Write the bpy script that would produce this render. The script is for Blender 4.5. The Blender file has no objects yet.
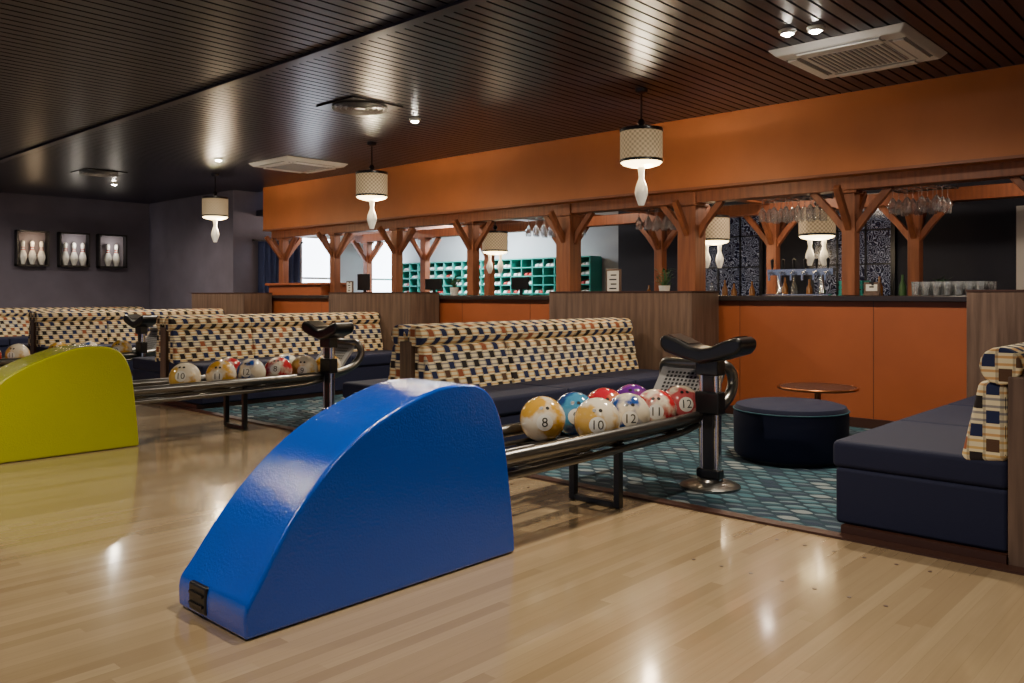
import bpy, bmesh, math, random
from mathutils import Vector, Matrix, Euler
random.seed(4)
D=bpy.data; S=bpy.context.scene
def link(o,parent=None):
    S.collection.objects.link(o)
    if parent is not None: o.parent=parent
    return o
def empty(name,loc=(0,0,0)):
    e=D.objects.new(name,None); e.location=loc; e.empty_display_size=.1
    return link(e)
# ---------------- materials
def mat(name,col,rough=.5,metal=0,emit=None,es=0,trans=0,coat=0,sheen=0,bump=0,bscale=40,vary=0):
    m=D.materials.new(name); m.use_nodes=True; nt=m.node_tree; b=nt.nodes['Principled BSDF']
    b.inputs['Base Color'].default_value=(*col,1); b.inputs['Roughness'].default_value=rough
    b.inputs['Metallic'].default_value=metal
    if emit: b.inputs['Emission Color'].default_value=(*emit,1); b.inputs['Emission Strength'].default_value=es
    if trans: b.inputs['Transmission Weight'].default_value=trans
    if coat: b.inputs['Coat Weight'].default_value=coat; b.inputs['Coat Roughness'].default_value=.10
    if sheen: b.inputs['Sheen Weight'].default_value=sheen; b.inputs['Sheen Roughness'].default_value=.4
    tc=nt.nodes.new('ShaderNodeTexCoord')
    if bump:
        n=nt.nodes.new('ShaderNodeTexNoise'); n.inputs['Scale'].default_value=bscale
        nt.links.new(tc.outputs['Object'],n.inputs['Vector'])
        bp=nt.nodes.new('ShaderNodeBump'); bp.inputs['Strength'].default_value=bump; bp.inputs['Distance'].default_value=.01
        nt.links.new(n.outputs['Fac'],bp.inputs['Height']); nt.links.new(bp.outputs[0],b.inputs['Normal'])
        if coat: nt.links.new(bp.outputs[0],b.inputs['Coat Normal'])
    if vary:
        n=nt.nodes.new('ShaderNodeTexNoise'); n.inputs['Scale'].default_value=2.5; n.inputs['Detail'].default_value=6
        nt.links.new(tc.outputs['Object'],n.inputs['Vector'])
        r=nt.nodes.new('ShaderNodeValToRGB')
        r.color_ramp.elements[0].position=.3; r.color_ramp.elements[1].position=.7
        r.color_ramp.elements[0].color=(*[c*(1-vary) for c in col],1)
        r.color_ramp.elements[1].color=(*[min(1,c*(1+vary)) for c in col],1)
        nt.links.new(n.outputs['Fac'],r.inputs[0]); nt.links.new(r.outputs[0],b.inputs['Base Color'])
    return m
class NT:
    def __init__(s,name,rough=.5):
        s.m=D.materials.new(name); s.m.use_nodes=True; s.nt=s.m.node_tree; s.b=s.nt.nodes['Principled BSDF']; s.b.inputs['Roughness'].default_value=rough
        s.tc=s.nt.nodes.new('ShaderNodeTexCoord'); s.sep=s.nt.nodes.new('ShaderNodeSeparateXYZ'); s.L(s.tc.outputs['Object'],s.sep.inputs[0])
    def L(s,a,b): s.nt.links.new(a,b)
    def math(s,op,a,b=None,c=None):
        n=s.nt.nodes.new('ShaderNodeMath'); n.operation=op
        for i,v in enumerate((a,b,c)):
            if v is None: continue
            if isinstance(v,(int,float)): n.inputs[i].default_value=v
            else: s.L(v,n.inputs[i])
        return n.outputs[0]
    def comb(s,x,y,z=0):
        n=s.nt.nodes.new('ShaderNodeCombineXYZ')
        for i,v in enumerate((x,y,z)):
            if isinstance(v,(int,float)): n.inputs[i].default_value=v
            else: s.L(v,n.inputs[i])
        return n.outputs[0]
    def rnd(s,v):
        n=s.nt.nodes.new('ShaderNodeTexWhiteNoise'); n.noise_dimensions='3D'; s.L(v,n.inputs['Vector']); return n.outputs['Value']
    def ramp(s,f,els,const=True):
        n=s.nt.nodes.new('ShaderNodeValToRGB'); n.color_ramp.interpolation='CONSTANT' if const else 'LINEAR'
        e=n.color_ramp.elements
        e[0].position=els[0][0]; e[0].color=(*els[0][1],1)
        e[1].position=els[1][0]; e[1].color=(*els[1][1],1)
        for p,c in els[2:]:
            x=e.new(p); x.color=(*c,1)
        s.L(f,n.inputs[0]); return n.outputs[0]
    def mix(s,f,a,b,mode='MIX'):
        n=s.nt.nodes.new('ShaderNodeMix'); n.data_type='RGBA'; n.blend_type=mode
        if isinstance(f,(int,float)): n.inputs[0].default_value=f
        else: s.L(f,n.inputs[0])
        for i,v in ((6,a),(7,b)):
            if isinstance(v,tuple): n.inputs[i].default_value=(*v,1)
            else: s.L(v,n.inputs[i])
        return n.outputs[2]
    def noise(s,vec,scale,detail=4):
        n=s.nt.nodes.new('ShaderNodeTexNoise'); n.inputs['Scale'].default_value=scale; n.inputs['Detail'].default_value=detail
        s.L(vec,n.inputs['Vector']); return n.outputs['Fac']
    def bump(s,h,st=.3,dist=.01):
        n=s.nt.nodes.new('ShaderNodeBump'); n.inputs['Strength'].default_value=st; n.inputs['Distance'].default_value=dist
        s.L(h,n.inputs['Height']); s.L(n.outputs[0],s.b.inputs['Normal'])
    def base(s,c): s.L(c,s.b.inputs['Base Color'])

def m_floor():
    n=NT('lane_maple',.28); X,Y,Z=n.sep.outputs
    W_=.055
    row=n.math('FLOOR',n.math('DIVIDE',Y,W_))
    off=n.math('MULTIPLY',n.rnd(n.comb(row,3.1)),2.3)
    col=n.math('FLOOR',n.math('DIVIDE',n.math('ADD',X,off),1.7))
    r=n.rnd(n.comb(row,col))
    c=n.ramp(r,[(0,(.32,.23,.13)),(1,(.46,.35,.21)),(.35,(.38,.28,.162)),(.7,(.415,.31,.185))],False)
    gr=n.noise(n.comb(n.math('MULTIPLY',X,1.2),n.math('MULTIPLY',Y,30)),2.0,6)
    c=n.mix(n.math('MULTIPLY',gr,.5),c,(.24,.165,.09),'MIX')
    fy=n.math('FRACT',n.math('DIVIDE',Y,W_))
    ln=n.math('GREATER_THAN',fy,.965)
    c=n.mix(n.math('MULTIPLY',ln,.22),c,(.14,.09,.05))
    n.base(c); n.b.inputs['Coat Weight'].default_value=.9; n.b.inputs['Coat Roughness'].default_value=.10
    rr=n.noise(n.comb(X,Y),1.5,3); n.L(n.math('ADD',n.math('MULTIPLY',rr,.16),.15),n.b.inputs['Roughness'])
    return n.m
def m_carpet():
    n=NT('teal_carpet',.95); X,Y,Z=n.sep.outputs
    a=n.math('DIVIDE',n.math('ADD',X,n.math('MULTIPLY',n.math('SINE',n.math('MULTIPLY',Y,9.0)),.018)),.085); b=n.math('DIVIDE',Y,.135)
    row=n.math('FLOOR',a); sh=n.math('MULTIPLY',n.math('MODULO',row,2.0),.5)
    b2=n.math('ADD',b,sh); col=n.math('FLOOR',b2)
    fx=n.math('SUBTRACT',n.math('FRACT',a),.5); fy=n.math('SUBTRACT',n.math('FRACT',b2),.5)
    dd=n.math('ADD',n.math('ABSOLUTE',fx),n.math('MULTIPLY',n.math('MULTIPLY',fy,fy),1.9))
    leaf=n.math('LESS_THAN',dd,.44)
    half=n.math('GREATER_THAN',n.math('ADD',fx,n.math('MULTIPLY',fy,.5)),0.0)
    r=n.rnd(n.comb(row,col)); r2=n.rnd(n.comb(row,col,5))
    c=n.ramp(r,[(0,(.014,.060,.085)),(.86,(.20,.23,.24)),(.3,(.035,.11,.145)),(.6,(.010,.025,.055))])
    c=n.mix(n.math('MULTIPLY',half,n.math('MULTIPLY',r2,.75)),c,(.16,.22,.25))
    c=n.mix(leaf,(.006,.028,.048),c)
    n.base(c); n.bump(n.noise(n.tc.outputs['Object'],300,2),.5,.004); return n.m
def m_fabric():
    n=NT('retro_woven_fabric',.9); X,Y,Z=n.sep.outputs
    u=n.math('DIVIDE',n.math('ADD',n.math('ADD',X,Y),50.0),.068); v=n.math('DIVIDE',n.math('ADD',Z,.02),.064)
    cu=n.math('FLOOR',u); cv=n.math('FLOOR',v)
    fu=n.math('FRACT',u); fv=n.math('FRACT',v)
    odd=n.math('GREATER_THAN',n.math('MODULO',n.math('ADD',cu,cv),2.0),.5)
    au=n.math('ABSOLUTE',n.math('SUBTRACT',fu,.5)); av=n.math('ABSOLUTE',n.math('SUBTRACT',fv,.5))
    inn=n.math('MULTIPLY',n.math('LESS_THAN',au,.40),n.math('LESS_THAN',av,.45))
    r=n.rnd(n.comb(cu,cv)); colr=n.rnd(n.comb(n.math('FLOOR',n.math('DIVIDE',cu,3)),cv,7))
    c=n.ramp(n.math('ADD',n.math('MULTIPLY',r,.5),n.math('MULTIPLY',colr,.5)),[(0,(.016,.011,.012)),(.78,(.30,.085,.035)),(.36,(.012,.020,.080)),(.64,(.09,.045,.025))])
    cream=(.80,.69,.46)
    l1=n.math('LESS_THAN',n.math('ABSOLUTE',n.math('SUBTRACT',av,.26)),.09)
    l2=n.math('LESS_THAN',n.math('ABSOLUTE',n.math('SUBTRACT',au,.47)),.05)
    th=n.ramp(n.rnd(n.comb(cv,9)),[(0,(.62,.36,.05)),(.8,(.12,.13,.2)),(.4,(.58,.27,.05))])
    base=n.mix(n.math('MULTIPLY',l1,.75),cream,th)
    base=n.mix(n.math('MULTIPLY',l2,.45),base,(.05,.05,.07))
    c=n.mix(n.math('MULTIPLY',odd,inn),base,c)
    n.base(c); n.bump(n.noise(n.tc.outputs['Object'],250,2),.4,.004)
    return n.m
def m_wood(name,c1,c2,axis='Z',rough=.45):
    n=NT(name,rough); X,Y,Z=n.sep.outputs
    if axis=='Z': v=n.comb(n.math('MULTIPLY',X,14),n.math('MULTIPLY',Y,14),n.math('MULTIPLY',Z,1.1))
    elif axis=='Y': v=n.comb(n.math('MULTIPLY',X,14),n.math('MULTIPLY',Y,1.1),n.math('MULTIPLY',Z,14))
    else: v=n.comb(n.math('MULTIPLY',X,1.1),n.math('MULTIPLY',Y,14),n.math('MULTIPLY',Z,14))
    g=n.noise(v,1.6,8); c=n.ramp(g,[(.3,c1),(.7,c2)],False); n.base(c); n.bump(g,.15,.004); return n.m
def m_slat():
    n=NT('black_slat_ceiling',.31); X,Y,Z=n.sep.outputs
    n.base(n.ramp(n.noise(n.tc.outputs['Object'],3,4),[(.3,(.013,.012,.025)),(.7,(.023,.021,.040))],False)); return n.m
def m_screen():
    n=NT('ornate_glass',.2); X,Y,Z=n.sep.outputs
    nz=n.nt.nodes.new('ShaderNodeTexNoise'); nz.inputs['Scale'].default_value=7; n.L(n.tc.outputs['Object'],nz.inputs['Vector'])
    mv=n.mix(.12,n.tc.outputs['Object'],nz.outputs['Color'])
    vo=n.nt.nodes.new('ShaderNodeTexVoronoi'); vo.feature='F1'; vo.inputs['Scale'].default_value=15
    n.L(mv,vo.inputs['Vector'])
    ring=n.math('SINE',n.math('MULTIPLY',vo.outputs['Distance'],26.0))
    c=n.ramp(n.math('ADD',n.math('MULTIPLY',ring,.5),.5),[(.35,(.008,.009,.020)),(.80,(.05,.05,.085)),(.96,(.24,.25,.29))],False)
    n.base(c); n.L(c,n.b.inputs['Emission Color']); n.b.inputs['Emission Strength'].default_value=.35; return n.m
def m_shade():
    n=NT('patterned_lampshade',.8); X,Y,Z=n.sep.outputs
    ang=n.math('MULTIPLY',n.math('ARCTAN2',Y,X),26.0)
    zz=n.math('MULTIPLY',Z,140.0)
    w=n.math('MULTIPLY',n.math('SINE',ang),n.math('SINE',zz))
    c=n.ramp(n.math('ADD',n.math('MULTIPLY',w,.5),.5),[(.2,(.52,.42,.29)),(.8,(.19,.15,.11))],False)
    n.base(c)
    n.L(n.mix(.5,c,(1,.64,.28)),n.b.inputs['Emission Color'])
    n.b.inputs['Emission Strength'].default_value=.32; return n.m  # warm emission in the cloth stands in for lamplight passing through it
def m_ball(name,c1,c2,seed):
    n=NT(name,.12)
    mp=n.nt.nodes.new('ShaderNodeMapping'); mp.inputs['Location'].default_value=(seed*3.1,seed*1.7,seed)
    n.L(n.tc.outputs['Object'],mp.inputs[0])
    f=n.noise(mp.outputs[0],5.5,4)
    c=n.ramp(f,[(.46,c1),(.54,c2)],False); n.base(c); n.b.inputs['Coat Weight'].default_value=.6; n.b.inputs['Coat Roughness'].default_value=.05
    return n.m
FLOOR=m_floor(); CARPET=m_carpet(); FAB=m_fabric(); SLAT=m_slat()
WALNUT=m_wood('walnut_panel',(.080,.047,.034),(.18,.115,.085),'Z')
TIMBER=m_wood('orange_timber',(.17,.052,.023),(.30,.10,.040),'Z',.5)
TIMBERY=m_wood('orange_timber_long',(.19,.058,.023),(.30,.10,.04),'Y',.5)
ORANGE=mat('orange_paint',(.46,.145,.040),.55,vary=.08,bump=.05,bscale=60)
ORANGE2=mat('orange_bar_front',(.32,.083,.028),.45,vary=.08)
BLUE=mat('blue_plastic',(.001,.080,.60),.15,coat=1.0,bump=.20,bscale=110)
YELLOW=mat('lime_yellow_plastic',(.44,.46,.014),.2,coat=.7,bump=.2,bscale=110)
RED=mat('red_plastic',(.55,.03,.03),.3,coat=.4)
NAVY=mat('navy_velvet',(.004,.007,.036),.85,sheen=.03,bump=.1,bscale=200)
BLACK=mat('black_satin',(.010,.010,.012),.3)
DARKM=mat('dark_metal',(.06,.055,.055),.32,metal=.85)
RAILM=mat('gunmetal_rail',(.17,.165,.16),.28,metal=.9)
CHROME=mat('chrome',(.62,.62,.64),.2,metal=1)
GREYP=mat('grey_plate',(.38,.38,.39),.4,metal=.3)
WHITE=mat('white_plastic',(.75,.74,.72),.4)
GRILL=mat('grey_grille',(.30,.30,.31),.5)
PURPLE=mat('plum_wall',(.115,.102,.145),.8,vary=.14,bump=.1,bscale=80)
NAVYW=mat('dark_navy_wall',(.010,.013,.030),.7,vary=.1)
GREYW=mat('pale_wall',(.46,.48,.50),.8,vary=.05)
GREYD=mat('display_back',(.20,.18,.22),.8)
DAY=mat('daylight_glass',(.8,.85,.95),.2,emit=(.80,.88,1),es=10)
TEAL=mat('teal_laminate',(.025,.34,.28),.4)
PLINTH=mat('brown_plinth',(.05,.020,.014),.4)
CAP=mat('dark_counter',(.030,.022,.022),.25)
BULB=mat('bulb_glow',(1,.9,.75),.3,emit=(1,.74,.36),es=11)
SPOTE=mat('spot_glow',(1,1,1),.3,emit=(1,.90,.76),es=260)
PINM=mat('pin_white',(.80,.79,.76),.25,coat=.4)
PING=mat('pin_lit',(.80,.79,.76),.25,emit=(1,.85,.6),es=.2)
REDM=mat('pin_red',(.5,.02,.02),.35)
GLASS=mat('glassware',(.9,.92,.94),.06,trans=.9)
CURT=mat('navy_curtain',(.035,.055,.16),.85,sheen=.2)
GREEN=mat('leaf_green',(.03,.11,.03),.5)
COPPER=mat('copper_rim',(.45,.17,.07),.3,metal=1)
SHADE=m_shade(); SCREEN=m_screen()
PIPING=mat('teal_piping',(.01,.07,.10),.6)
INK=mat('ink_black',(.01,.01,.01),.4)
PAPER=mat('paper',(.75,.72,.66),.7)
BARFL=mat('bar_floor_tile',(.05,.04,.04),.4)
BOTT=mat('amber_bottle',(.25,.10,.03),.15)

# ---------------- geometry helpers
def obj(name,verts,faces,m,parent=None,smooth=False,bevel=0,seg=3,mats=None,mi=None):
    me=D.meshes.new(name); me.from_pydata([tuple(v) for v in verts],[],faces)
    for k in (mats or [m]): me.materials.append(k)
    if mi:
        for p,i in zip(me.polygons,mi): p.material_index=i
    bm=bmesh.new(); bm.from_mesh(me); bmesh.ops.recalc_face_normals(bm,faces=bm.faces); bm.to_mesh(me); bm.free()
    o=D.objects.new(name,me); link(o,parent)
    if smooth: me.polygons.foreach_set('use_smooth',[True]*len(me.polygons))
    if bevel:
        b=o.modifiers.new('b','BEVEL'); b.width=bevel; b.segments=seg; b.limit_method='ANGLE'; b.angle_limit=math.radians(40)
        me.polygons.foreach_set('use_smooth',[True]*len(me.polygons))
        w=o.modifiers.new('w','WEIGHTED_NORMAL'); w.keep_sharp=True
    return o
BF=[(0,3,2,1),(4,5,6,7),(0,1,5,4),(1,2,6,5),(2,3,7,6),(3,0,4,7)]
def bv(x0,x1,y0,y1,z0,z1): return [(x0,y0,z0),(x1,y0,z0),(x1,y1,z0),(x0,y1,z0),(x0,y0,z1),(x1,y0,z1),(x1,y1,z1),(x0,y1,z1)]
def box(name,x0,x1,y0,y1,z0,z1,m,parent=None,bevel=0,seg=3): return obj(name,bv(x0,x1,y0,y1,z0,z1),BF,m,parent,bevel=bevel,seg=seg)
class MB:
    def __init__(s): s.v=[];s.f=[];s.i=[]
    def add(s,v,f,i=0):
        n=len(s.v); s.v+= [tuple(a) for a in v]; s.f+=[tuple(a+n for a in q) for q in f]; s.i+=[i]*len(f)
    def box(s,*a,i=0): s.add(bv(*a),BF,i)
    def beam(s,p,q,w,h,i=0):
        p=Vector(p);q=Vector(q);d=(q-p).normalized(); up=Vector((0,0,1)) if abs(d.z)<.95 else Vector((1,0,0))
        a=d.cross(up).normalized()*w/2; b=a.cross(d).normalized()*h/2
        s.add([p-a-b,p+a-b,p+a+b,p-a+b,q-a-b,q+a-b,q+a+b,q-a+b],BF,i)
    def lathe(s,prof,c,n=16,i=0):
        v=[];f=[]
        for r,z in prof:
            for k in range(n):
                t=2*math.pi*k/n; v.append((c[0]+r*math.cos(t),c[1]+r*math.sin(t),c[2]+z))
        for j in range(len(prof)-1):
            for k in range(n):
                a=j*n+k;b=j*n+(k+1)%n; f.append((a,b,b+n,a+n))
        if prof[0][0]>1e-4: f.append(tuple(range(n-1,-1,-1)))
        if prof[-1][0]>1e-4: f.append(tuple((len(prof)-1)*n+k for k in range(n)))
        s.add(v,f,i)
    def make(s,name,mats,parent=None,smooth=False,bevel=0):
        o=obj(name,s.v,s.f,None,parent,mats=mats,mi=s.i,bevel=bevel)
        if smooth:
            bm=bmesh.new(); bm.from_mesh(o.data)
            for fc in bm.faces: fc.smooth=True
            for e in bm.edges:
                if len(e.link_faces)==2 and e.calc_face_angle(0)>math.radians(42): e.smooth=False
            bm.to_mesh(o.data); bm.free()
        return o
def tube(name,pts,r,m,parent=None,cyclic=False,poly=False):
    c=D.curves.new(name,'CURVE'); c.dimensions='3D'; c.bevel_depth=r; c.bevel_resolution=4; c.use_fill_caps=True; c.resolution_u=8
    if poly:
        sp=c.splines.new('POLY'); sp.points.add(len(pts)-1)
        for a,p in zip(sp.points,pts): a.co=(*p,1)
    else:
        sp=c.splines.new('NURBS'); sp.points.add(len(pts)-1)
        for a,p in zip(sp.points,pts): a.co=(*p,1)
        sp.order_u=3; sp.use_endpoint_u=True
    sp.use_cyclic_u=cyclic; c.materials.append(m)
    return link(D.objects.new(name,c),parent)
def extrude_x(name,prof,x0,x1,m,parent=None,bevel=0,seg=3):
    n=len(prof); v=[(x0,y,z) for y,z in prof]+[(x1,y,z) for y,z in prof]
    f=[(k,(k+1)%n,(k+1)%n+n,k+n) for k in range(n)]+[tuple(range(n)),tuple(range(2*n-1,n-1,-1))]
    return obj(name,v,f,m,parent,bevel=bevel,seg=seg)
PIN=[(0,0),(.026,0),(.030,.01),(.0415,.045),(.055,.085),(.0605,.115),(.055,.155),(.040,.20),(.026,.235),(.0228,.255),(.025,.28),(.031,.315),(.0323,.338),(.028,.36),(.015,.376),(0,.381)]
def pin(mb,c,s=1,i=0,ri=None,n=16):
    mb.lathe([(r*s,z*s) for r,z in PIN],c,n,i)
    if ri is not None:
        for z0,r0 in ((.228,.0295),(.262,.0245)): mb.lathe([(r0*s,z0*s),(r0*s,(z0+.012)*s)],c,n,ri)

# ---------------- room shell
box('floor',-7,4.15,-3.5,16.95,-.1,0,FLOOR)
box('floor_carpet',4.15,7.7,-3.5,16.95,-.1,.004,CARPET)
box('floor_bar',7.7,11.4,-3.5,13.6,-.1,0,BARFL)
box('trim_carpet_edge',4.11,4.19,-3.5,16.95,0,.012,PLINTH)
mb=MB(); mb.box(3.37,8.0,-3.5,17.0,3.075,3.2)
y=-3.5
while y<16.9:
    mb.box(3.37,7.72 if y<12.9 else 7.98,y,y+.082,3.05,3.0751); y+=.10
mb.make('ceiling',[SLAT])
mb=MB(); mb.box(-7,3.4,-3.5,17.0,2.925,3.2)
y=-3.5
while y<16.9:
    mb.box(-7,3.37,y,y+.082,2.90,2.9251); y+=.10
mb.box(3.34,3.42,-3.5,17,2.88,3.07)
mb.make('ceiling_lane_side',[SLAT])
box('ceiling_bar',7.95,11.4,-3.5,13.6,2.62,2.72,NAVYW)
box('wall_far',-7,7.5,16.95,17.15,0,3.2,PURPLE)
box('wall_side',7.5,7.7,13.6,17.15,0,3.2,PURPLE)
box('wall_back_left',7.7,8.86,13.6,13.8,0,3.2,PURPLE)
box('wall_back_upper',8.86,11.4,13.6,13.8,2.32,3.2,GREYW)
box('wall_back_lower',8.86,11.4,13.6,13.8,0,.8,GREYW)
box('wall_back_mid',9.6,10.35,13.6,13.8,.8,2.32,GREYW)
box('wall_bar_back_left',11.2,11.4,7.5,13.6,0,2.62,GREYW)
box('wall_bar_return',10.6,11.2,7.4,7.55,0,2.62,NAVYW)
box('wall_bar_back_right',10.6,10.8,-3.5,7.4,0,2.62,NAVYW)
box('wall_right',-7,10.8,-3.7,-3.5,0,3.2,NAVYW)
for i,(a,b) in enumerate(((8.86,9.6),(10.35,11.2))):
    e=empty('window_%d'%(i+1))
    box('pane',a+.03,b-.03,13.66,13.70,.83,2.29,DAY,e)
    m_=MB()
    for xx in (a,b-.04): m_.box(xx,xx+.04,13.58,13.72,.8,2.32)
    for zz in (.8,1.5,2.28): m_.box(a+.04,b-.04,13.60,13.66,zz,zz+.04)
    m_.make('frame',[WHITE],e)
e=empty('door_1'); box('leaf',10.56,10.60,1.30,2.05,0,2.1,GREYW,e); m_=MB()
for a,b in ((1.22,1.30),(2.05,2.17)): m_.box(10.54,10.60,a,b,0,2.18)
m_.box(10.54,10.60,1.3,2.05,2.1,2.18); m_.make('frame',[WHITE],e)
box('wall_bulkhead',7.7,7.95,-3.5,12.95,2.30,3.05,ORANGE)
box('trim_bulkhead',7.69,7.70,-3.5,12.95,2.30,2.325,TIMBERY)
bar=empty('bar_counter')
box('front',7.7,7.82,-3.49,12.9,.09,1.14,ORANGE2,bar)
box('kick',7.68,7.72,-3.49,12.9,.004,.09,PLINTH,bar)
box('top',7.64,8.32,-3.49,12.95,1.14,1.195,CAP,bar,bevel=.01)
box('carcass',7.82,8.28,-3.49,12.9,.0,1.14,CAP,bar)
m_=MB()
for yy in [-1.2,.5,2.7,4.0,6.8,8.0,11.2]: m_.box(7.697,7.701,yy,yy+.004,.09,1.14)
m_.make('panel_joints',[PLINTH],bar)
m_=MB(); m_.box(7.75,8.25,11.3,12.85,1.195,1.36); m_.box(7.70,8.3,11.25,12.9,1.36,1.40)
m_.make('raised_section',[ORANGE2],bar,bevel=.008)

tf=empty('timber_pergola')
fy=[-.4,1.3,3.0,4.7,6.4,8.05,9.65,11.2,12.7]; by=[-.3,1.35,2.93,4.55,6.15,7.75,9.35,10.9,12.5]
mb=MB()
for row,(X,ys) in enumerate(((7.95,fy),(9.6,by))):
    z0=1.196 if row==0 else 0
    for k,yy in enumerate(ys):
        w=.062
        if row==0 and k in(3,4): w=.11
        mb.box(X-w,X+w,yy-w,yy+w,z0,2.30)
        mb.box(X-w-.025,X+w+.025,yy-w-.025,yy+w+.025,2.15,2.18)
        for s in (-1,1):
            mb.beam((X,yy+s*w*.6,1.80),(X,yy+s*.16,1.96),.062,.066); mb.beam((X,yy+s*.15,1.95),(X,yy+s*.36,2.19),.062,.066)
            mb.beam((X+ s*w*.6,yy,1.82),(X+s*.34,yy,2.19),.06,.062)
    mb.box(X-.09,X+.09,-3.4,12.95,2.18,2.32)
for a,b in zip(fy,by):
    mb.beam((7.99,a,2.36),(10.5,b,2.36),.12,.14)
mb.make('frame',[TIMBER],tf,bevel=.008)

CS=[.83,5.0,9.15,13.35]
def sofa(e,c,s,x0,x1):
    Y=lambda o: c+s*o
    def bx(n,xa,xb,a,b,z0,z1,m,bev): return box(n,xa,xb,min(Y(a),Y(b)),max(Y(a),Y(b)),z0,z1,m,e,bevel=bev)
    bx('plinth',x0-.03,x1,.071,.80,.004,.05,PLINTH,0)
    bx('base',x0,x1,.072,.84,.05,.33,NAVY,.02)
    L=(x1-x0)/3
    for k in range(3):
        bx('seat_cushion',x0+k*L+.002,x0+(k+1)*L-.002,.072,.86,.325,.465,NAVY,.03)
        pr=[(Y(a),z) for a,z in ((.075,.46),(.25,.43),(.262,.47),(.19,.81),(.075,.81))]
        extrude_x('back_pad',pr,x0+k*L+.001,x0+(k+1)*L-.001,FAB,e,bevel=.025,seg=4)
        pr=[(Y(max(.0,.10+.085*math.cos(t*math.pi/8))),.883+.085*math.sin(t*math.pi/8)) for t in range(16)]
        extrude_x('head_roll',pr,x0-.015*(k==0)+k*L+.001,x0+(k+1)*L-.001,FAB,e,bevel=.012)
for i,c in enumerate(CS):
    c2=[.9,5.1,9.28,13.45][i]
    p=empty('walnut_partition')
    box('end_panel',7.11,7.635,c2-.90,c2+.90,.005,1.225,WALNUT,p,bevel=.006)
    box('cap',7.105,7.638,c2-.905,c2+.905,1.225,1.24,PLINTH,p)
    e=empty('double_banquette_sofa')
    box('spine',4.20,7.10,c-.068,c+.068,.005,.84,WALNUT,e,bevel=.006)
    x1=7.10 if i!=1 else 7.02
    sofa(e,c,1,4.22,7.10); sofa(e,c,-1,4.22,x1)
e=empty('banquette_sofa'); sofa(e,16.88,-1,3.4,7.3)

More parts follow.
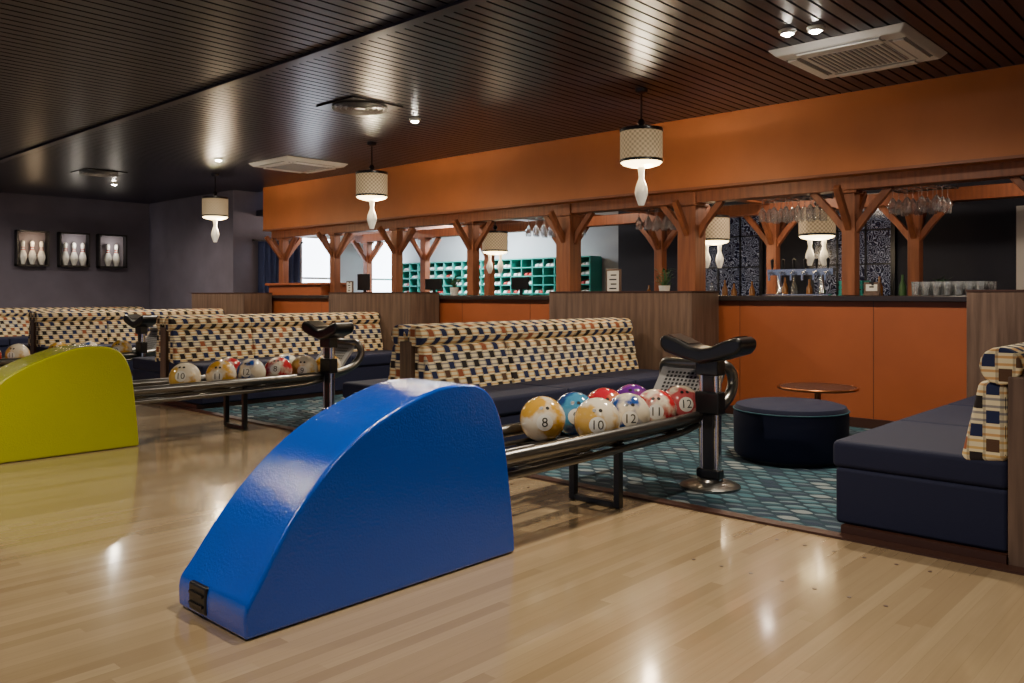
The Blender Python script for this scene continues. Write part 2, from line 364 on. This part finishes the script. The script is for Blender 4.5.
def spline(pts,n):
    out=[]
    P=[pts[0]]+pts+[pts[-1]]
    for i in range(1,len(P)-2):
        p0,p1,p2,p3=P[i-1:i+3]
        for k in range(n):
            t=k/n
            out.append(tuple(.5*((2*p1[j])+(-p0[j]+p2[j])*t+(2*p0[j]-5*p1[j]+4*p2[j]-p3[j])*t*t+(-p0[j]+3*p1[j]-3*p2[j]+p3[j])*t**3) for j in(0,1)))
    out.append(pts[-1]); return out
def ball_return(oy,hm):
    e=empty('ball_return',(0,oy,0))
    prof=spline([(1.50,.0),(1.50,.10),(1.545,.17),(1.73,.415),(2.0,.635),(2.36,.775),(2.58,.80),(2.72,.77),(2.80,.68),(2.845,.5),(2.88,.0)],5)
    yc=2.885
    def w(z): return .250-.05*max(0,(z-.1)/.7)
    n=len(prof)
    v=[(x,yc-w(z),z+.003) for x,z in prof]+[(x,yc+w(z),z+.003) for x,z in prof]
    f=[(k,(k+1)%n,(k+1)%n+n,k+n) for k in range(n)]+[tuple(range(n)),tuple(range(2*n-1,n-1,-1))]
    obj('hood',v,f,hm,e,bevel=.05,seg=6)
    m_=MB(); m_.box(1.49,1.53,yc+.02,yc+.15,.02,.125); m_.make('nose_vent',[BLACK],e,bevel=.01)
    m_=MB(); m_.box(1.483,1.492,yc+.035,yc+.135,.045,.055);m_.box(1.483,1.492,yc+.035,yc+.135,.085,.095); m_.make('vent_bars',[DARKM],e)
    a,b=2.70,3.24; z=.43
    tube('rim_rail',[(2.78,a,z),(4.4,a,z),(4.74,a,z+.01),(5.02,a,z+.06),(5.12,a,z+.20),(5.07,a+.02,z+.30),(5.05,a+.10,z+.30),(5.05,b-.10,z+.30),(5.07,b-.02,z+.30),(5.12,b,z+.20),(5.02,b,z+.06),(4.74,b,z+.01),(4.4,b,z),(2.78,b,z)],.036,RAILM,e)
    tube('lower_rail',[(2.80,a-.01,z-.085),(4.3,a-.01,z-.085),(4.7,a,z-.04),(5.0,a,z+.05)],.020,RAILM,e)
    for yy in (2.76,2.90,3.02,3.16):
        tube('ball_rail',[(2.80,yy,.375),(4.5,yy,.375),(4.85,yy,.39),(4.98,yy,.44)],.013,RAILM,e)
    m_=MB()
    m_.add([(4.84,a+.03,.45),(4.84,b-.03,.45),(5.05,b-.03,.71),(5.05,a+.03,.71),(4.86,a+.03,.44),(4.86,b-.03,.44),(5.07,b-.03,.70),(5.07,a+.03,.70)],BF,0)
    dirv=Vector((.21,0,.26)); nrm=Vector((-.26,0,.21)).normalized()*.002
    for r in range(8):
        for k in range(12):
            t=.20+r*.09; yy=a+.10+k*.031
            c=Vector((4.84,yy,.45))+dirv*t+nrm
            du=dirv.normalized()*.009; dv=Vector((0,.009,0))
            m_.add([c-du-dv,c+du-dv,c+du+dv,c-du+dv],[(0,1,2,3)],1)
    m_.make('end_plate',[GREYP,BLACK],e)
    m_=MB(); m_.box(2.85,3.75,2.86,2.92,.30,.36); m_.box(3.5,3.62,2.74,3.2,.31,.36); m_.box(3.0,3.1,2.72,3.22,.31,.36); m_.box(4.4,4.5,2.72,3.22,.345,.365); m_.make('cross_members',[DARKM],e,bevel=.01)
    m_=MB(); X=3.86
    m_.box(X-.02,X+.02,2.73,2.77,.004,.41); m_.box(X-.02,X+.02,3.05,3.09,.004,.37); m_.box(X-.02,X+.02,2.77,3.05,.004,.035); m_.box(X-.02,X+.02,2.72,3.2,.345,.37)
    m_.make('leg_frame',[BLACK],e,bevel=.004)
    e2=empty('scoring_console_stand',(4.67,2.63+oy,0))
    m_=MB(); m_.lathe([(.0,.004),(.185,.004),(.185,.018),(.15,.034),(.08,.045),(.07,.06),(0,.06)],(0,0,0),40); m_.make('base',[RAILM],e2,smooth=True)
    m_=MB()
    for yy in (-.05,.05): m_.lathe([(.026,.05),(.026,.80)],(0,yy,0),20)
    m_.make('posts',[CHROME],e2,smooth=True)
    m_=MB(); m_.box(-.028,.028,-.042,.042,.05,.80); m_.box(-.045,.045,-.085,.085,.46,.60);m_.box(-.035,.035,-.08,.08,.06,.12); m_.box(-.05,.05,-.08,.08,.70,.82); m_.make('post_core',[BLACK],e2,bevel=.012)
    pr=[(-.25,.945),(-.17,.925),(-.08,.885),(0,.87),(.08,.885),(.17,.925),(.25,.945),(.285,.93),(.285,.875),(.25,.84),(.12,.80),(0,.775),(-.12,.80),(-.25,.84),(-.285,.875),(-.285,.93)]
    pr=[(y+.02,z) for y,z in pr]
    o=extrude_x('console',pr,-.11,.11,BLACK,e2,bevel=.025,seg=4)
    for s in (-1,1):
        v=[(-.075,s*.09+.02,.893),(.075,s*.09+.02,.893),(.075,s*.235+.02,.946),(-.075,s*.235+.02,.946)]
        v2=[(x,y,z+.004) for x,y,z in v]; obj('keypad',v+v2,BF,DARKM,e2)
    return e
def number_mesh(txt,size):
    cu=D.curves.new('t','FONT'); cu.body=txt; cu.size=size; cu.align_x='CENTER'; cu.align_y='CENTER'; cu.resolution_u=3
    o=D.objects.new('t',cu); S.collection.objects.link(o)
    dg=bpy.context.evaluated_depsgraph_get(); dg.update()
    me=D.meshes.new_from_object(o.evaluated_get(dg))
    bm=bmesh.new(); bm.from_mesh(me); bmesh.ops.triangulate(bm,faces=bm.faces)
    for _ in range(3):
        ed=[e for e in bm.edges if e.calc_length()>.014]
        if not ed: break
        bmesh.ops.subdivide_edges(bm,edges=ed,cuts=1); bmesh.ops.triangulate(bm,faces=bm.faces)
    bm.verts.index_update()
    v=[tuple(x.co) for x in bm.verts]; f=[tuple(x.index for x in p.verts) for p in bm.faces]; bm.free()
    D.objects.remove(o); D.meshes.remove(me); return v,f
R=.13
def ball(loc,m,num,tilt=(0,0)):
    bm=bmesh.new(); bmesh.ops.create_uvsphere(bm,u_segments=40,v_segments=24,radius=R)
    v=[tuple(x.co) for x in bm.verts]; f=[tuple(x.index for x in fc.verts) for fc in bm.faces]; bm.free()
    mb=MB(); mb.add(v,f,0)
    ang=math.radians(222+tilt[0]); el=math.radians(tilt[1])
    n=Vector((math.cos(ang)*math.cos(el),math.sin(ang)*math.cos(el),math.sin(el)))
    r=Vector((0,0,1)).cross(n).normalized(); u=n.cross(r)
    vv=[tuple(n*(R*1.004))]; ff=[]
    for j in range(1,5):
        a=j*.09
        for k in range(24):
            t=2*math.pi*k/24; p=(n*math.cos(a)+(r*math.cos(t)+u*math.sin(t))*math.sin(a))*(R*1.006); vv.append(tuple(p))
    for k in range(24): ff.append((0,1+k,1+(k+1)%24))
    for j in range(3):
        for k in range(24): ff.append((1+j*24+k,1+j*24+(k+1)%24,1+(j+1)*24+(k+1)%24,1+(j+1)*24+k))
    mb.add(vv,ff,1)
    tv,tf=number_mesh(num,.075)
    mb.add([tuple((n*R+r*x+u*y).normalized()*(R*1.011)) for x,y,z in tv],tf,2)
    for dx in (-.018,.018):
        d=(n+u*.75+r*dx/R*1.2).normalized(); a1=d.cross(r).normalized(); b1=d.cross(a1)
        mb.add([tuple((d*R+(a1*math.cos(t*.524)+b1*math.sin(t*.524))*.011).normalized()*R*1.008) for t in range(12)],[tuple(range(12))],2)
    o=mb.make('bowling_ball',[m,PAPER,INK],smooth=True); o.location=loc; return o
W=(.74,.66,.52)
BM=[m_ball('ball_mustard',W,(.58,.32,.04),1),m_ball('ball_yellow',W,(.60,.36,.08),2),m_ball('ball_blue',W,(.02,.07,.30),3.3),
    m_ball('ball_red',W,(.45,.02,.03),4.2),m_ball('ball_rose',W,(.50,.09,.10),5.7),m_ball('ball_teal',(.02,.06,.22),(.06,.25,.45),6.1),m_ball('ball_crimson',(.5,.02,.04),(.6,.2,.1),7),m_ball('ball_purple',(.12,.02,.25),(.25,.06,.25),8)]
for k,(oy,hm) in enumerate(((0,BLUE),(4.05,YELLOW),(8.15,RED))): ball_return(oy,hm)
zb=.375+.118
for x,m,nm in ((3.77,1,'10'),(4.07,2,'12'),(4.36,3,'11'),(4.65,4,'12')): ball((x,2.83,zb+ .002),BM[m],nm,(random.uniform(-8,8),random.uniform(-5,15)))
for x,m,nm in ((3.61,0,'8'),(3.90,5,'9'),(4.20,6,'13'),(4.50,7,'10')): ball((x,3.095,zb+.002),BM[m],nm,(random.uniform(-8,8),random.uniform(-5,15)))
for x,m,nm in ((3.35,1,'10'),(3.68,0,'11'),(3.97,2,'12'),(4.25,3,'8'),(4.53,1,'9'),(4.80,0,'12')): ball((x,2.83+4.05,zb+.002),BM[m],nm,(random.uniform(-8,8),random.uniform(-5,15)))
for x,m,nm in ((3.9,3,'8'),(4.5,2,'9')): ball((x,3.095+4.05,zb+.002),BM[m],nm)
for x,m,nm in ((3.0,3,'10'),(3.3,1,'11'),(3.75,0,'12'),(4.1,2,'8'),(4.5,0,'8')): ball((x,2.83+8.15,zb+.002),BM[m],nm)

m_=MB()
for oy in (-2.0,0,2.05,4.05,6.1):
    for k in range(-3,4):
        m_.lathe([(.009,.0005),(.009,.0015)],(3.35,1.55+oy+k*.14,0),10)
        m_.lathe([(.009,.0005),(.009,.0015)],(3.35+.55,1.55+oy+k*.14,0),10)
m_.make('approach_marker_dots',[PLINTH])

o=empty('round_ottoman',(5.91,2.67,0))
m_=MB(); m_.lathe([(0,.006),(.36,.006),(.36,.03),(0,.03)],(0,0,0),48); m_.make('plinth',[BLACK],o)
m_=MB(); m_.lathe([(0,.03),(.385,.03),(.40,.05),(.405,.33),(.40,.35),(.40,.365),(.385,.395),(.33,.41),(0,.415)],(0,0,0),56); m_.make('body',[NAVY],o,smooth=True)
tube('piping',[(.405*math.cos(t*math.pi/24),.405*math.sin(t*math.pi/24),.362) for t in range(48)],.005,PIPING,o,cyclic=True,poly=True)
o=empty('round_side_table',(6.74,2.81,0))
m_=MB(); m_.lathe([(0,.43),(.29,.43),(.30,.435),(.30,.45),(0,.45)],(0,0,0),48); m_.make('top',[CAP],o,smooth=True)
tube('copper_rim',[(.305*math.cos(t*math.pi/24),.305*math.sin(t*math.pi/24),.44) for t in range(48)],.012,COPPER,o,cyclic=True,poly=True)
m_=MB(); m_.lathe([(0,.006),(.2,.006),(.2,.018),(.03,.03),(.025,.43)],(0,0,0),32); m_.make('pedestal',[COPPER],o,smooth=True)

def pendant(x,y,ztop,zs,zc,pins=1,pw=360):
    e=empty('pendant_lamp',(x,y,0))
    m_=MB(); m_.lathe([(0,zc),(.06,zc),(.055,zc-.03),(.02,zc-.045),(0,zc-.045)],(0,0,0),24); m_.lathe([(.009,zs-.02),(.009,zc-.03)],(0,0,0),10)
    m_.lathe([(0,zs+.09),(.02,zs+.09),(.035,zs+.06),(.02,zs+.03),(0,zs+.03)],(0,0,0),20)
    for t in range(3):
        a=t*2.094; m_.beam((0,0,zs-.02),(.185*math.cos(a),.185*math.sin(a),zs-.02),.008,.008)
    m_.make('rod',[DARKM],e,smooth=True)
    sh=obj('shade',[( .19*math.cos(2*math.pi*k/48),.19*math.sin(2*math.pi*k/48),z) for z in (-.13,.13) for k in range(48)],[(k,(k+1)%48,(k+1)%48+48,k+48) for k in range(48)],SHADE,e,smooth=True)
    sh.location=(0,0,zs-.15)
    m_=MB()
    for za,zb_ in ((zs-.03,zs),(zs-.30,zs-.275)):
        m_.lathe([(.186,za),(.194,za),(.194,zb_),(.186,zb_),(.186,za)],(0,0,0),48)
    m_.make('bands',[BLACK],e,smooth=True)
    m_=MB(); m_.lathe([(0,zs-.345),(.10,zs-.338),(.165,zs-.318),(.186,zs-.298),(0,zs-.29)],(0,0,0),40); m_.make('diffuser',[BULB],e,smooth=True)
    m_=MB()
    for k in range(pins):
        off=0 if pins==1 else (-.08+.16*k)
        pin(m_,(off*.7,-off*.7,zs-.685 if pins==1 else zs-.62),1.0 if pins==1 else .8,0)
        if pins!=1: m_.lathe([(.008,zs-.32),(.008,zs-.27)],(off*.7,-off*.7,0),8)
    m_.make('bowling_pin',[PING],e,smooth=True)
    l=D.lights.new('lamp_light','POINT'); l.energy=pw; l.color=(1,.80,.52); l.shadow_soft_size=.05
    lo=link(D.objects.new('lamp_light',l),e); lo.location=(0,0,zs-.06)
    l=D.lights.new('lamp_down','POINT'); l.energy=28 if pins==1 else 8; l.color=(1,.76,.48); l.shadow_soft_size=.08
    lo=link(D.objects.new('lamp_down',l),e); lo.location=(.1,0,zs-.42)
for y in (4.25,8.15,12.0): pendant(6.32,y,0,2.69,3.05)
for x,y in ((8.95,3.74),(8.95,5.0),(8.95,8.6)): pendant(x,y,0,2.14,2.62,2,16)

def ac(cx,cy):
    e=empty('ceiling_air_conditioner',(cx,cy,0)); h=.5
    o=obj('panel',[(-h,-h,3.05),(h,-h,3.05),(h,h,3.05),(-h,h,3.05),(-h+.05,-h+.05,3.0),(h-.05,-h+.05,3.0),(h-.05,h-.05,3.0),(-h+.05,h-.05,3.0)],BF,WHITE,e,bevel=.012)
    m_=MB()
    for s in (-1,1):
        m_.beam((-.30,s*.385,2.992),(.30,s*.385,2.992),.075,.014); m_.beam((s*.385,-.30,2.992),(s*.385,.30,2.992),.075,.014)
    m_.make('louvres',[WHITE],e,bevel=.004)
    m_=MB()
    for s in (-1,1):
        m_.box(-.31,.31,s*.335-.012,s*.335+.012,2.996,3.001); m_.box(s*.335-.012,s*.335+.012,-.31,.31,2.996,3.001)
        m_.box(-.31,.31,s*.43-.008,s*.43+.008,2.996,3.001); m_.box(s*.43-.008,s*.43+.008,-.31,.31,2.996,3.001)
    for k in range(15): m_.box(-.27,.27,-.27+k*.038,-.255+k*.038,2.990,3.0)
    m_.make('grille_slots',[GRILL],e)
    m_=MB(); m_.box(-.28,.28,-.28,.28,2.995,3.001); m_.make('grille',[WHITE],e)
ac(6.46,2.38); ac(6.62,10.2)
def diffuser(cx,cy):
    e=empty('ceiling_vent',(cx,cy,0)); m_=MB(); m_.box(-.30,.30,-.30,.30,3.035,3.05); m_.make('plate',[BLACK],e,bevel=.004)
    m_=MB()
    for r in (.08,.13,.18,.23,.27): m_.lathe([(r-.018,3.036),(r,3.015),(r+.004,3.015),(r-.012,3.036)],(0,0,0),36)
    m_.lathe([(0,3.02),(.05,3.02),(.05,3.036)],(0,0,0),20)
    m_.make('rings',[GREYP],e,smooth=True)
diffuser(5.01,6.65); diffuser(5.04,13.1); diffuser(5.0,.2)
def spot(x,y,z,tx,ty,pw,ang=80,two=False,col=(1,.86,.66)):
    e=empty('ceiling_spotlight',(x,y,0)); m_=MB(); m_.lathe([(0,z),(.06,z),(.06,z-.012),(.05,z-.016),(.05,z-.03),(.040,z-.03),(.04,z-.02),(0,z-.02)],(0,0,0),20); m_.make('housing',[WHITE],e,smooth=True)
    m_=MB(); m_.lathe([(0,z-.045),(.02,z-.042),(.036,z-.03),(.036,z-.02),(0,z-.02)],(0,0,0),16); m_.make('lens',[SPOTE],e,smooth=True)
    l=D.lights.new('spot','SPOT'); l.energy=pw; l.spot_size=math.radians(ang); l.spot_blend=.9; l.color=col; l.shadow_soft_size=.04
    o=link(D.objects.new('spot',l),e); o.location=(0,0,z-.06); d=Vector((tx-x,ty-y,-z)); o.rotation_euler=d.to_track_quat('-Z','Y').to_euler()
for x,y in ((5.6,2.55),(5.67,2.38),(5.76,6.7),(5.63,10.6),(5.7,14.2)): spot(x,y,3.05,x,y,290 if y>3 else 175,165)
for x,y,p in ((2.2,.4,150),(2.6,2.6,230),(.8,5.4,300),(1.0,9.0,360),(0.0,2.6,130),(-1.5,6.6,260)): spot(x,y,2.90,x+.3,y,p,118)  # unseen lamps, added outside the view to light the approach floor
spot(3.0,15.0,2.90,3.8,16.9,200,120)  # unseen lamp added to brighten the far wall
for y in (1.5,4.2,7.0,10.0,12.4):
    e=empty('bar_fill_lamp',(8.7,y,0)); m_=MB(); m_.lathe([(0,2.615),(.05,2.615),(.05,2.60),(0,2.60)],(0,0,0),16); m_.make('lens',[BULB],e)  # warm lamps added to light the bar interior
    l=D.lights.new('dl','POINT'); l.energy=32; l.color=(1,.8,.6); l.shadow_soft_size=.06; o=link(D.objects.new('dl',l),e); o.location=(0,0,2.5)
e=empty('bar_back_fill_panel',(10.2,10.6,0)); m_=MB(); m_.box(-.3,.3,-1,1,2.595,2.62); m_.make('panel',[DAY],e)  # cool glowing panel and area light added to brighten the back of the bar
l=D.lights.new('a','AREA'); l.shape='RECTANGLE'; l.size=.5; l.size_y=1.9; l.energy=170; l.color=(.88,.96,1); o=link(D.objects.new('a',l),e); o.location=(0,0,2.58)

for k,(x,n) in enumerate(((5.31,3),(6.03,3),(6.73,2))):
    e=empty('bowling_pin_display',(x,0,0)); m_=MB()
    w=.27;z0=1.73;z1=2.38;y0=16.80;y1=16.95
    m_.box(-w,w,y0,y1,z0,z0+.03);m_.box(-w,w,y0,y1,z1-.03,z1);m_.box(-w,-w+.03,y0,y1,z0,z1);m_.box(w-.03,w,y0,y1,z0,z1); m_.make('box_frame',[BLACK],e)
    m_=MB(); m_.box(-w+.03,w-.03,y1-.02,y1,z0+.03,z1-.03); m_.make('backing',[GREYD],e)
    m_=MB()
    for j in range(n):
        pin(m_,((j-(n-1)/2)*.155,16.86,z0+.03),1.15,0,1)
    m_.make('pins',[PINM,REDM],e,smooth=True)
    m_=MB(); m_.box(-.2,.2,16.83,16.88,z1-.045,z1-.031); m_.make('light_strip',[GREYD],e)
    l=D.lights.new('d','POINT'); l.energy=3.2; l.color=(1,.9,.75) if k else (1,.7,.4); l.shadow_soft_size=.05; o=link(D.objects.new('d',l),e); o.location=(0,16.72,z1-.22)

v=[];f=[];N=120
for j,z in enumerate((.03,1.1,2.16)):
    for i in range(N+1):
        t=i/N; v.append((7.93+.88*t,13.50+.04*math.sin(t*46)+.012*math.sin(t*17+z),z))
for j in range(2):
    for i in range(N): a=j*(N+1)+i; f.append((a,a+1,a+N+2,a+N+1))
cu=empty('curtain'); obj('drape',v,f,CURT,cu,smooth=True); tube('rail',[(7.85,13.5,2.18),(8.86,13.5,2.18)],.015,DARKM,cu,poly=True)
m_=MB(); m_.box(7.87,7.89,13.5,13.6,2.16,2.2); m_.box(8.83,8.85,13.5,13.6,2.16,2.2); m_.make('brackets',[DARKM],cu)

e=empty('shoe_rack'); m_=MB(); sh=MB()
ya,yb=8.3,13.3; m_.box(11.16,11.19,ya,yb,.3,1.82)
z=.3
while z<1.83: m_.box(10.86,11.16,ya,yb,z,z+.02); z+=.152
y=ya
while y<yb+.01: m_.box(10.86,11.16,y-.01,y+.01,0,1.84); y+=.25
for r in range(10):
    for c in range(20):
        if random.random()<.85:
            zz=.321+r*.152; yy=ya+.03+c*.25
            if zz>1.7: continue
            for q in (0,.10):
                sh.add([(10.88,yy+q,zz),(11.1,yy+q,zz),(11.1,yy+q+.08,zz),(10.88,yy+q+.08,zz),(10.89,yy+q+.01,zz+.04),(11.1,yy+q+.01,zz+.09),(11.1,yy+q+.07,zz+.09),(10.89,yy+q+.07,zz+.04)],BF,random.choice((0,0,0,1)))
m_.make('shelves',[TEAL],e); sh.make('shoes',[WHITE,REDM],e,bevel=.008)
for (a,b) in ((3.45,4.5),(5.15,6.15)):
    e=empty('decorative_glass_screen'); m_=MB()
    m_.box(10.54,10.60,a,a+.05,1.12,2.45);m_.box(10.54,10.60,b-.05,b,1.12,2.45);m_.box(10.54,10.60,a,b,2.40,2.45);m_.box(10.54,10.60,a,b,1.12,1.16)
    for q in (1,2): m_.box(10.55,10.59,a+(b-a)*q/3-.012,a+(b-a)*q/3+.012,1.15,2.4)
    for q in (1,2): m_.box(10.55,10.59,a,b,1.15+q*.42,1.17+q*.42)
    m_.make('frame',[BLACK],e); m_=MB(); m_.box(10.565,10.58,a+.05,b-.05,1.15,2.4); m_.make('glass',[SCREEN],e)
e=empty('back_bar_shelf'); m_=MB(); m_.box(10.2,10.52,2.4,7.2,.0,1.05); m_.box(10.16,10.53,2.4,7.2,1.05,1.10); m_.make('cabinet',[CAP],e)
b=MB(); y=3.3
while y<7.0:
    h=random.uniform(.8,1.15); b.lathe([(0,0),(.04,0),(.042,.02),(.04,.18*h),(.016,.24*h),(.014,.30*h),(0,.30*h)],(10.35,y,1.10),10,random.choice((0,1,2))); y+=random.uniform(.11,.3)
b.make('bottles',[BOTT,GREEN,GLASS],e,smooth=True)

e=empty('beer_tap_tower',(8.16,3.58,1.196)); m_=MB()
for yy in (-.22,.22): m_.lathe([(.05,0),(.03,.02),(.022,.03),(.022,.22)],(0,yy,0),16)
m_.beam((0,-.34,.235),(0,.34,.235),.06,.06)
for k in range(6):
    yy=-.29+k*.116; m_.beam((-.02,yy,.235),(-.09,yy,.22),.022,.022); m_.beam((-.09,yy,.22),(-.09,yy,.15),.018,.018)
    m_.lathe([(.008,.255),(.012,.29),(.018,.36),(.0,.375)],(-.02,yy,0),10,1)
m_.make('taps',[CHROME,BLACK],e,smooth=True)
m_=MB(); m_.box(-.14,-.05,-.34,.34,0,.012); m_.make('drip_tray',[CHROME],e)
g=MB()
for i in range(5):
    for j in range(7): g.lathe([(0,0),(.028,0),(.036,.12),(.033,.12),(.026,.006),(0,.006)],(7.74+i*.09,1.85+j*.085,1.196),10)
g.make('drinking_glasses',[GLASS],None,smooth=True)
def framed(x,y,w,h,m2,name='menu_stand'):
    e=empty(name,(x,y,1.196)); m_=MB(); m_.box(-.03,.03,-w/2,w/2,0,.02); m_.box(-.012,.012,-w/2,w/2,.02,h); m_.make('frame',[WALNUT],e,bevel=.003)
    m_=MB(); m_.box(-.016,-.012,-w/2+.02,w/2-.02,.04,h-.02); m_.make('card',[PAPER],e)
    m_=MB()
    for k in range(4): m_.box(-.0175,-.016,-w/2+.05,w/2-.05-.02*(k%2),.07+k*h*.17,.085+k*h*.17)
    m_.make('print',[INK],e)
framed(7.80,5.62,.2,.30,PAPER); framed(7.80,10.6,.16,.22,PAPER); framed(7.80,2.75,.14,.12,PAPER)
def screen(x,y,w,h):
    e=empty('till_monitor',(x,y,1.196)); m_=MB(); m_.box(-.09,.09,-.1,.1,0,.015); m_.box(.0,.03,-.02,.02,.015,.12); m_.box(-.02,.01,-w/2,w/2,.08,.08+h); m_.make('body',[BLACK],e,bevel=.006)
screen(8.18,9.1,.34,.16)
screen(8.18,10.75,.30,.26)
screen(8.18,7.4,.30,.16)
e=empty('serving_crate',(8.18,3.05,1.196)); m_=MB(); m_.box(-.10,.10,-.12,.12,0,.012)
for k in range(3):
    zz=.015+k*.045
    m_.box(-.10,-.09,-.12,.12,zz,zz+.035); m_.box(.09,.10,-.12,.12,zz,zz+.035); m_.box(-.10,.10,-.12,-.11,zz,zz+.035); m_.box(-.10,.10,.11,.12,zz,zz+.035)
for sx in (-.09,.08):
    for sy in (-.11,.10): m_.box(sx,sx+.01,sy,sy+.01,0,.14)
m_.make('crate',[TEAL],e)
def plant(x,y,z):
    e=empty('potted_plant',(x,y,z)); m_=MB(); m_.lathe([(0,0),(.05,0),(.065,.11),(.055,.11),(.05,.09),(0,.09)],(0,0,0),18); m_.make('pot',[WHITE],e,smooth=True)
    m_=MB()
    for k in range(46):
        a=random.uniform(0,6.28); r=random.uniform(.03,.13); h=random.uniform(.12,.30); c=Vector((r*math.cos(a),r*math.sin(a),h)); d=Vector((math.cos(a),math.sin(a),random.uniform(-.2,.8))).normalized()*.035; s=Vector((-math.sin(a),math.cos(a),0))*.016
        m_.add([c-d,c+s,c+d,c-s],[(0,1,2,3)]); m_.beam((0,0,.09),tuple(c-d),.003,.003)
    m_.make('leaves',[GREEN],e)
plant(8.12,5.15,1.196); plant(10.33,2.9,1.101); plant(8.12,8.6,1.196)
for (y0,y1) in ((2.3,2.85),(3.5,4.25),(6.7,7.5),(5.2,5.8)):
    e=empty('hanging_glass_rack'); m_=MB(); g=MB()
    n=int((y1-y0)/.13)
    for k in range(n+1):
        m_.box(8.28,8.78,y0+k*.13-.004,y0+k*.13+.004,2.215,2.225)
    for xx in (8.28,8.77): m_.box(xx,xx+.012,y0-.01,y1+.01,2.22,2.235)
    for xx in (8.285,8.775):
        for yy in (y0,y1-.02): m_.box(xx-.004,xx+.004,yy-.004,yy+.004,2.23,2.62)
    for k in range(n):
        for j in range(3):
            g.lathe([(0,.245),(.032,.245),(.032,.240),(.005,.235),(.005,.15),(.02,.135),(.040,.09),(.036,.0),(.033,.0),(.037,.088),(.01,.14)],(8.36+j*.17,y0+(k+.5)*.13,1.98),12)
    m_.make('rack',[DARKM],e); g.make('wine_glasses',[GLASS],e,smooth=True)

cam=D.cameras.new('camera'); co=link(D.objects.new('camera',cam)); S.camera=co
co.location=(0,0,1.2); co.rotation_euler=(math.radians(90),0,math.radians(42.7-90)); cam.lens=36*837/1024; cam.sensor_width=36; cam.shift_y=-46.5/1024; cam.clip_start=.05
w=D.worlds.new('world'); S.world=w; w.use_nodes=True; bg=w.node_tree.nodes['Background']; bg.inputs[0].default_value=(.50,.60,.90,1); bg.inputs[1].default_value=.42
